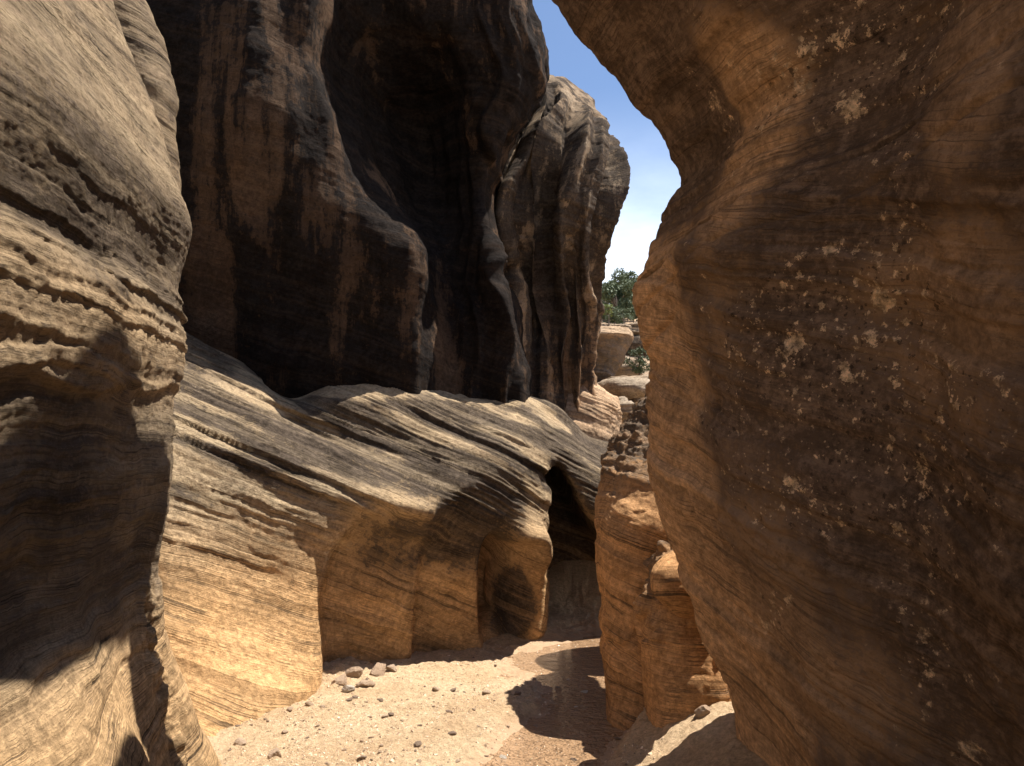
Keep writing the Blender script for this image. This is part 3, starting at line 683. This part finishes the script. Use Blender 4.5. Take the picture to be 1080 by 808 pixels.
def plant(name, base, h, w, nl, leaf, mat, label, cat, seed, group=None, trunk=.3):
    r = np.random.default_rng(seed)
    root = bpy.data.objects.new(name, None); col.objects.link(root); root.location = base
    tag(root, label, cat, group)
    # clumps
    nc = 16
    cc = []
    for i in range(nc):
        a = r.uniform(0, 6.28); t = r.uniform(trunk, .95)
        rad = w * (1 - (t - .5) ** 2 * 1.9) * r.uniform(.2, .85)
        cc.append((math.cos(a) * rad, math.sin(a) * rad, t * h, r.uniform(.16, .34) * w))
    vs, fs = [], []
    for i in range(nl):
        c = cc[r.integers(nc)]
        d = r.normal(size=3); d /= np.linalg.norm(d); d *= c[3] * r.uniform(.3, 1.1) ** .6
        q = np.array(c[:3]) + d * np.array([1, 1, .8])
        u = r.normal(size=3); u /= np.linalg.norm(u); v = np.cross(u, r.normal(size=3)); v /= np.linalg.norm(v)
        s = leaf * r.uniform(.6, 1.4)
        k = len(vs); vs += [q - u * s, q + v * s * .45, q + u * s, q - v * s * .45]; fs.append((k, k + 1, k + 2, k + 3))
    me = bpy.data.meshes.new('crown'); me.from_pydata([tuple(x) for x in vs], [], fs); me.materials.append(mat)
    o = bpy.data.objects.new('crown', me); col.objects.link(o); o.parent = root
    # trunk + limbs
    vs, fs = [], []
    def tube(a, b_, r0, r1):
        a = np.array(a); b_ = np.array(b_); d = b_ - a; d = d / np.linalg.norm(d)
        x = np.cross(d, [0.3, 1, .1]); x /= np.linalg.norm(x); y = np.cross(d, x); k = len(vs)
        for (q, rr) in ((a, r0), (b_, r1)):
            for j in range(7):
                t = j / 7 * 6.283; vs.append(tuple(q + (x * math.cos(t) + y * math.sin(t)) * rr))
        for j in range(7): fs.append((k + j, k + (j + 1) % 7, k + 7 + (j + 1) % 7, k + 7 + j))
    tr = .045 * h
    tube((0, 0, -.2), (.05 * w, 0, h * .35), tr, tr * .7); tube((.05 * w, 0, h * .35), (0, .05 * w, h * .8), tr * .7, tr * .25)
    for c in cc: tube((.03 * w, .02 * w, min(c[2] * .6, h * .7)), c[:3], tr * .35, tr * .08)
    me = bpy.data.meshes.new('trunk'); me.from_pydata(vs, [], fs); me.materials.append(M_bark)
    o = bpy.data.objects.new('trunk', me); col.objects.link(o); o.parent = root

def build_trees():
    g = None
    b = P(650, 350, 19); plant('juniper_tree', b, 1.2, .66, 9000, .035, M_leaf, 'nearest dense green juniper in the gap, leaning over the overhanging block', 'tree', 1, trunk=.06)
    b = P(668, 345, 21); plant('juniper_tree', b, 1.35, .7, 5200, .038, M_leaf, 'grey-green juniper half hidden by the right wall edge', 'tree', 2, trunk=.06)
    b = P(640, 338, 22.5); plant('juniper_tree', b, 1.1, .6, 4200, .036, M_leaf, 'juniper touching the fluted cliff edge, left of the other trees', 'tree', 3, trunk=.06)
    b = P(690, 350, 23); plant('juniper_tree', b, 1.5, .8, 4200, .04, M_leaf, 'farthest juniper behind the right wall edge', 'tree', 4, trunk=.06)
    b = P(655, 332, 24); plant('juniper_tree', b, 1.3, .8, 7000, .038, M_leaf, 'broad juniper on the skyline in the middle of the gap', 'tree', 9, trunk=.06)
    for i, (px, py, Y, lab) in enumerate([(648, 339, 18, 'low dusty shrub on the slope left of the yellow-green one'), (662, 334, 19.5, 'grey-green shrub on the slope under the farthest tree'), (657, 343, 17.5, 'rounded shrub on the slope just above the overhanging block'), (668, 340, 18.5, 'shrub on the slope touching the right wall edge')]):
        b = P(px, py, Y); plant('shrub', b, .34, .26, 1500, .022, M_leaf, lab, 'shrub', 20 + i, trunk=.05)
    b = P(642, 335, 16.5); plant('shrub', b, .28, .16, 700, .018, M_leaf2, 'small yellow-green shrub at the foot of the trees', 'shrub', 5, trunk=.1)
    b = P(674, 396, 13.6); plant('shrub', b, .48, .30, 1800, .02, M_leaf, 'small bright green bush on the pale slab under the dark ledge', 'shrub', 6, trunk=.1)

# ================================================================== GROUND, WATER, STONES
BANK_L = [(P(470, 840, 1)[0], 0)]
def ray_ground(px, py):
    x, z = (px - 540) / F, (404 - py) / F
    d = np.array([x, cp - z * sp_, sp_ + z * cp]); t = -CAMZ / d[2]
    return d[0] * t, d[1] * t
L_bank = [ray_ground(*q) for q in [(300, 1100), (430, 870), (505, 806), (548, 758), (600, 738), (606, 722), (575, 703), (545, 689), (600, 672), (690, 664)]]
R_bank = [ray_ground(*q) for q in [(760, 1100), (640, 870), (628, 806), (642, 775), (672, 757), (692, 748), (720, 720), (760, 700), (800, 690), (830, 688)]]
def chan(x, y):
    """0 outside, 1 in the middle of the stream; works with the centre line between the banks"""
    Ls = np.array(L_bank); Rs = np.array(R_bank)
    C = (Ls + Rs) / 2; W = np.linalg.norm(Rs - Ls, axis=1) / 2
    best = np.full(x.shape, 9.)
    for i in range(len(C) - 1):
        a, b = C[i], C[i + 1]; ab = b - a
        t = np.clip(((x - a[0]) * ab[0] + (y - a[1]) * ab[1]) / (ab @ ab), 0, 1)
        d = np.hypot(x - a[0] - t * ab[0], y - a[1] - t * ab[1]) / (W[i] + t * (W[i + 1] - W[i]))
        best = np.minimum(best, d)
    return best
def ground_z(x, y):
    sh = x.shape
    p = np.stack([x.ravel(), y.ravel(), np.zeros(x.size)], 1)
    z = .035 * fbm(p * .9, 3) + .020 * fbm(p * 5, 4) + .010 * fbm(p * 19, 4) + .010 * sst(.25, .6, pn(p * 13)) * sst(-.2, .3, pn(p * 1.7 + 9))
    z = z.reshape(sh)
    c = chan(x, y) + .12 * fbm(p * 3, 3).reshape(sh)
    z = z * sst(.7, 1.3, c) + .05 * sst(1.0, 1.5, c) - .045
    z += -.05 * sst(1.05, .7, c)
    # sand bank climbing to the right wall
    bk = sst(.55, 1.25, x) * sst(3.2, 4.2, y) * sst(6.2, 5.3, y)
    z += .26 * bk * sst(.9, 1.4, c)
    # rubble at the foot of shelf
    z += .10 * np.exp(-(((x + 1.55) / .45) ** 2 + ((y - 6.55) / .35) ** 2)) * (1 + .6 * fbm(p * 7 + 3, 3).reshape(sh))
    z += .06 * sst(7.2, 8.4, y) * sst(.9, 1.4, c)
    z += np.interp(y, [9.0, 10.5, 12, 400], [0, .7, 1.0, 1.0])
    return z
def build_ground():
    def axis(lo, hi, d0, far, n):
        core = np.arange(lo, hi, d0)
        a = lo - np.geomspace(.05, far, n)[::-1]; b = hi + np.geomspace(.05, far, n)
        return np.concatenate([a, core, b])
    xs = axis(-2.4, 2.6, .011, 300, 40); ys = axis(3.9, 9.2, .013, 300, 40)
    XX, YY = np.meshgrid(xs, ys)
    Z = ground_z(XX, YY)
    G = np.stack([XX, YY, Z], -1)
    b = NB('sand')
    n1_, n2, n3, n4 = b.noise(1.5, 5, .6), b.noise(14, 6, .65), b.noise(90, 4, .7), b.noise(400, 2)
    c = b.mix(b.smooth(n1_, .3, .7), (.60, .41, .235, 1), (.73, .54, .335, 1))
    c = b.mix(b.math('MULTIPLY', b.smooth(n2, .5, .75), .5), c, (.38, .25, .15, 1))
    c = b.mix(b.math('MULTIPLY', b.smooth(n3, .55, .75), .35), c, (.65, .52, .38, 1))
    gr_ = b.noise(30, 12, .8)
    c = b.mix(1., c, b.mix(b.smooth(gr_, .3, .7), (.68, .65, .62, 1), (1.28, 1.28, 1.28, 1)), 'MULTIPLY')
    wet = b.attr('wet')
    c = b.mix(b.math('MULTIPLY', wet, .75), c, (.27, .165, .095, 1))
    b.l(c, b.bsdf.inputs['Base Color'])
    b.l(b.math('SUBTRACT', .95, b.math('MULTIPLY', wet, .35)), b.bsdf.inputs['Roughness'])
    b.bsdf.inputs['Specular IOR Level'].default_value = .3
    dry = b.math('SUBTRACT', 1., b.math('MULTIPLY', wet, .8))
    h = b.math('MULTIPLY', b.math('ADD', b.math('MULTIPLY', n2, 1.2), b.math('ADD', n3, b.math('MULTIPLY', gr_, 2.))), dry)
    b.l(b.bump(h, 1., .02), b.bsdf.inputs['Normal'])
    wetv = sst(1.45, 1.0, chan(XX, YY) + .1 * fbm(np.stack([XX.ravel(), YY.ravel(), 0 * XX.ravel()], 1) * 2.5, 3).reshape(XX.shape))
    o = grid_mesh('ground', G, dict(wet=wetv), b.m); tag(o, kind='structure')
    # water
    xs = np.arange(-1.6, 4.2, .04); ys = np.arange(1.5, 9.6, .04)
    XX, YY = np.meshgrid(xs, ys); c = chan(XX, YY)
    keep = c < 1.6
    G = np.stack([XX, YY, np.full(XX.shape, -.048)], -1)
    w = NB('muddy_water')
    w.bsdf.inputs['Base Color'].default_value = (.32, .20, .115, 1)
    w.bsdf.inputs['Roughness'].default_value = .09
    w.bsdf.inputs['IOR'].default_value = 1.33
    w.l(w.mix(w.noise(3, 3), (.36, .215, .115, 1), (.46, .29, .165, 1)), w.bsdf.inputs['Base Color'])
    rp = w.math('ADD', w.noise(9, 3, .6, stretch=(1, 1.6, 1), dist=.6), w.math('MULTIPLY', w.noise(38, 3, .6), .45))
    w.l(w.bump(rp, 1., .12), w.bsdf.inputs['Normal'])
    me = bpy.data.meshes.new('creek_water')
    V, U = XX.shape; idx = np.arange(V * U).reshape(V, U)
    q = np.stack([idx[:-1, :-1], idx[:-1, 1:], idx[1:, 1:], idx[1:, :-1]], -1)
    m = keep[:-1, :-1] & keep[1:, 1:]
    q = q[m]
    used = np.unique(q); mp = np.full(V * U, -1); mp[used] = np.arange(len(used))
    me.from_pydata(G.reshape(-1, 3)[used].tolist(), [], mp[q].tolist()); me.materials.append(w.m)
    for po in me.polygons: po.use_smooth = True
    o = bpy.data.objects.new('water', me); col.objects.link(o); tag(o, kind='structure')

def stone_mesh(seed, n=3, flat=.6):
    import bmesh
    r = np.random.default_rng(seed)
    bm = bmesh.new(); bmesh.ops.create_icosphere(bm, subdivisions=n + (n > 2), radius=1)
    v = np.array([x.co[:] for x in bm.verts])
    pl = r.normal(size=(15, 3)); pl /= np.linalg.norm(pl, axis=1)[:, None]
    for a in pl:
        d = v @ a; k = r.uniform(.45, .75)
        v = v - np.maximum(0, d - k)[:, None] * a * .9
    v *= (1 + .12 * fbm(v * 1.7 + seed, 3))[:, None]
    v *= np.array([1, r.uniform(.65, .9), flat])
    for x, c in zip(bm.verts, v): x.co = c
    me = bpy.data.meshes.new('stone'); bm.to_mesh(me); bm.free()
    for po in me.polygons: po.use_smooth = n < 3
    return me

def build_stones():
    def mat(name, a, b_):
        b = NB(name)
        ri = b.n('ShaderNodeObjectInfo').outputs['Random']
        c = b.mix(b.math('MULTIPLY', b.math('ADD', b.noise(6, 4), ri), .5), a, b_)
        c = b.mix(b.math('MULTIPLY', b.smooth(b.noise(40, 4), .5, .7), .4), c, tuple(x * .6 for x in a[:3]) + (1,))
        b.l(c, b.bsdf.inputs['Base Color']); b.bsdf.inputs['Roughness'].default_value = .95
        b.l(b.bump(b.noise(12, 5, .7), .7, .08), b.bsdf.inputs['Normal']); return b.m
    mt = mat('tan_stone', (.36, .23, .14, 1), (.62, .46, .32, 1))
    md = mat('brown_stone', (.20, .135, .09, 1), (.36, .25, .17, 1))
    mw = mat('wet_pale_stone', (.5, .42, .33, 1), (.65, .56, .46, 1))
    def place(x, y, s, seed, m, label, group=None, name='stone', sink=.25, cat='stone', me=None):
        me = me or stone_mesh(seed)
        if not me.materials: me.materials.append(m)
        o = bpy.data.objects.new(name, me); col.objects.link(o)
        z = float(ground_z(np.array([[x]]), np.array([[y]]))[0, 0])
        o.location = (x, y, max(z, -.06) + s * .6 * (1 - 2 * sink) * .6); o.scale = (s, s, s)
        o.rotation_euler = (random.uniform(-.25, .25), random.uniform(-.25, .25), random.uniform(0, 6.28))
        tag(o, label, cat, group); return o
    # individually recognisable stones
    L = [(398, 714, .12, mt, 'largest tan rock of the rubble pile at the foot of the shelf'),
         (374, 718, .10, mt, 'squat tan rock left of the largest one in the rubble pile'),
         (386, 725, .085, mt, 'orange-tan rock in front of the rubble pile'),
         (358, 724, .10, mt, 'pale rock at the left end of the rubble pile'),
         (369, 730, .07, mw, 'whitish flat rock at the front edge of the rubble pile'),
         (413, 711, .065, mt, 'small rock at the right end of the rubble pile'),
         (413, 754, .030, md, 'dark brown stone in the middle of the dry sand'),
         (604, 792, .035, md, 'dark wet stone in the stream near the bottom of the picture'),
         (616, 723, .040, mw, 'pale stone poking from the muddy pool at the pillar shadow'),
         (600, 710, .028, mw, 'small pale stone on the upstream edge of the muddy pool'),
         (608, 738, .030, mw, 'pale stone at the tip of the pillar shadow in the water'),
         (588, 718, .032, md, 'brown stone on the sand beside the muddy pool'),
         (531, 790, .04, mw, 'whitish stone on the left edge of the shallow stream'),
         (565, 758, .035, md, 'brown stone at the head of the glinting riffle'),
         (546, 731, .04, md, 'brown stone on dry sand left of the pool'),
         (290, 795, .075, mt, 'broad flat stone in the sand at the left bottom corner'),
         (255, 780, .05, mt, 'low tan stone beside the foot of the left wall'),
         (440, 785, .04, md, 'brown stone in a short row near the stream'),
         (682, 770, .03, mt, 'small stone on the sunny sand bank'),
         (742, 800, .07, mt, 'shaded stone at the foot of the right wall')]
    for i, (px, py, s, m, lab) in enumerate(L):
        x, y = ray_ground(px, py); place(x, y, s, 300 + i, m, lab)
    protos = [stone_mesh(100 + i, 2, .5) for i in range(6)]
    for i, me in enumerate(protos): me.materials.append(mt if i < 4 else md)
    k = 0
    while k < 270:
        px = random.uniform(215, 690); py = random.uniform(684, 812)
        x, y = ray_ground(px, py)
        if x < np.interp(y, [4.3, 5.2, 6.2, 7.2], [-1.55, -1.9, -1.5, -1.05]) or x > .75: continue
        c = float(chan(np.array([[x]]), np.array([[y]]))[0, 0])
        if c < 1.05 and random.random() > .08: continue
        if pn(np.array([[x * 1.3, y * 1.3, 4.]]))[0] < -.12 and random.random() < .6: continue
        s = min(.04, .0095 * math.exp(random.gauss(0, .6)))
        me = protos[min(5, int(random.random() ** 1.0 * 6))]
        place(x, y, s, 0, None, 'small rough pebble scattered on the sunlit creek bed', 'pebbles scattered on the creek bed', 'pebble', .2, 'pebble', me)
        k += 1

def build_gravel():
    r = np.random.default_rng(55)
    N = 9000
    t = r.random((N * 3, 2)); px = 200 + 500 * t[:, 0]; py = 672 + 145 * t[:, 1]
    X = []; 
    for a, c in zip(px, py): X.append(ray_ground(a, c))
    X = np.array(X); x, y = X[:, 0], X[:, 1]
    c = chan(x, y)
    dens = sst(-.35, .35, fbm(np.stack([x * 1.4, y * 1.4, 0 * x + 3], 1), 3))
    dens = np.maximum(dens, np.exp(-(((x + 1.55) / .5) ** 2 + ((y - 6.5) / .4) ** 2)) * 1.5)
    ok = (c > 1.02) & (r.random(len(x)) < dens * .8 + .12)
    x, y = x[ok][:N], y[ok][:N]
    z = ground_z(x[:, None], y[:, None])[:, 0]
    n = len(x)
    base = np.array([[1, 0, 0], [-.3, .9, 0], [-.8, -.5, 0], [.3, -.9, .1], [.1, .1, .75], [-.3, .3, .6]])
    F_ = np.array([[0, 1, 4], [1, 5, 4], [1, 2, 5], [2, 3, 5], [3, 4, 5], [3, 0, 4]])
    s = np.minimum(.016, .0042 * np.exp(r.normal(0, .5, n)))
    th = r.uniform(0, 6.28, n); cs, sn = np.cos(th), np.sin(th)
    B = base[None] * r.uniform(.7, 1.3, (n, 6, 1)) * s[:, None, None]
    V = np.stack([x[:, None] + B[..., 0] * cs[:, None] - B[..., 1] * sn[:, None], y[:, None] + B[..., 0] * sn[:, None] + B[..., 1] * cs[:, None], z[:, None] + B[..., 2] - .001], -1).reshape(-1, 3)
    Fs = (F_[None] + (np.arange(n) * 6)[:, None, None]).reshape(-1, 3)
    me = bpy.data.meshes.new('gravel'); me.from_pydata(V.tolist(), [], Fs.tolist())
    b = NB('gravel'); q = b.noise(35, 2, .5)
    b.l(b.ramp(q, [(.3, (.20, .125, .08, 1)), (.48, (.50, .35, .22, 1)), (.65, (.72, .56, .40, 1))]), b.bsdf.inputs['Base Color']); b.bsdf.inputs['Roughness'].default_value = .95
    me.materials.append(b.m)
    o = bpy.data.objects.new('gravel', me); col.objects.link(o)
    tag(o, 'fine loose gravel strewn over the dry creek sand', 'gravel', kind='stuff')

# ================================================================== WORLD, SUN, CAMERA
AZ, EL = R(70), R(65)          # sun direction: ahead and to the right
def build_light():
    w = bpy.data.worlds.new('World'); scene.world = w; w.use_nodes = True
    nt = w.node_tree; bg = nt.nodes['Background']
    sky = nt.nodes.new('ShaderNodeTexSky'); sky.sky_type = 'NISHITA'; sky.sun_disc = False
    sky.sun_elevation = EL; sky.sun_rotation = AZ; sky.altitude = 1800; sky.air_density = 1.0; sky.dust_density = .5; sky.ozone_density = 2.2
    # thin cirrus
    tc = nt.nodes.new('ShaderNodeTexCoord'); mp = nt.nodes.new('ShaderNodeMapping'); mp.inputs['Scale'].default_value = (1., 1., 2.5); mp.inputs['Rotation'].default_value = (0, .35, 0)
    nz = nt.nodes.new('ShaderNodeTexNoise'); nz.inputs['Scale'].default_value = 2.2; nz.inputs['Detail'].default_value = 7; nz.inputs['Roughness'].default_value = .55
    nt.links.new(tc.outputs['Generated'], mp.inputs[0]); nt.links.new(mp.outputs[0], nz.inputs['Vector'])
    mr = nt.nodes.new('ShaderNodeMapRange'); mr.interpolation_type = 'SMOOTHSTEP'; mr.inputs[1].default_value = .15; mr.inputs[2].default_value = .7
    nt.links.new(nz.outputs['Fac'], mr.inputs[0])
    sx = nt.nodes.new('ShaderNodeSeparateXYZ'); nt.links.new(tc.outputs['Generated'], sx.inputs[0])
    lo = nt.nodes.new('ShaderNodeMapRange'); lo.interpolation_type = 'SMOOTHSTEP'; lo.inputs[1].default_value = .46; lo.inputs[2].default_value = .19; lo.inputs[3].default_value = .02; lo.inputs[4].default_value = 1.
    nt.links.new(sx.outputs['Z'], lo.inputs[0])
    mu = nt.nodes.new('ShaderNodeMath'); mu.operation = 'MULTIPLY'; nt.links.new(mr.outputs[0], mu.inputs[0]); nt.links.new(lo.outputs[0], mu.inputs[1])
    mx = nt.nodes.new('ShaderNodeMix'); mx.data_type = 'RGBA'; nt.links.new(mu.outputs[0], mx.inputs[0]); nt.links.new(sky.outputs[0], mx.inputs[6]); mx.inputs[7].default_value = (9.5, 10.2, 11, 1)
    nt.links.new(mx.outputs[2], bg.inputs[0]); bg.inputs[1].default_value = .09
    L = bpy.data.lights.new('sun', 'SUN'); L.energy = 5; L.angle = R(.53); L.color = (1, .955, .88)
    o = bpy.data.objects.new('sun', L); col.objects.link(o)
    d = Vector((math.cos(EL) * math.sin(AZ), math.cos(EL) * math.cos(AZ), math.sin(EL)))
    o.rotation_euler = d.to_track_quat('Z', 'Y').to_euler()
    c = bpy.data.cameras.new('camera'); c.sensor_width = 36; c.lens = 36 * F / 1080; c.clip_end = 2000; c.clip_start = .05
    o = bpy.data.objects.new('camera', c); col.objects.link(o); o.location = (0, 0, CAMZ); o.rotation_euler = (R(90) + PITCH, 0, 0)
    scene.camera = o
    scene.view_settings.view_transform = 'Standard'; scene.view_settings.look = 'None'; scene.view_settings.exposure = 1.1; scene.view_settings.gamma = 1
    scene.cycles.max_bounces = 8; scene.cycles.diffuse_bounces = 6
    scene.cycles.use_denoising = True

build_light()
build_left(); build_right(); build_shelf(); build_dark(); build_flute(); build_pillars(); build_far(); build_trees()
build_shade_slab()
build_ground(); build_stones(); build_gravel()
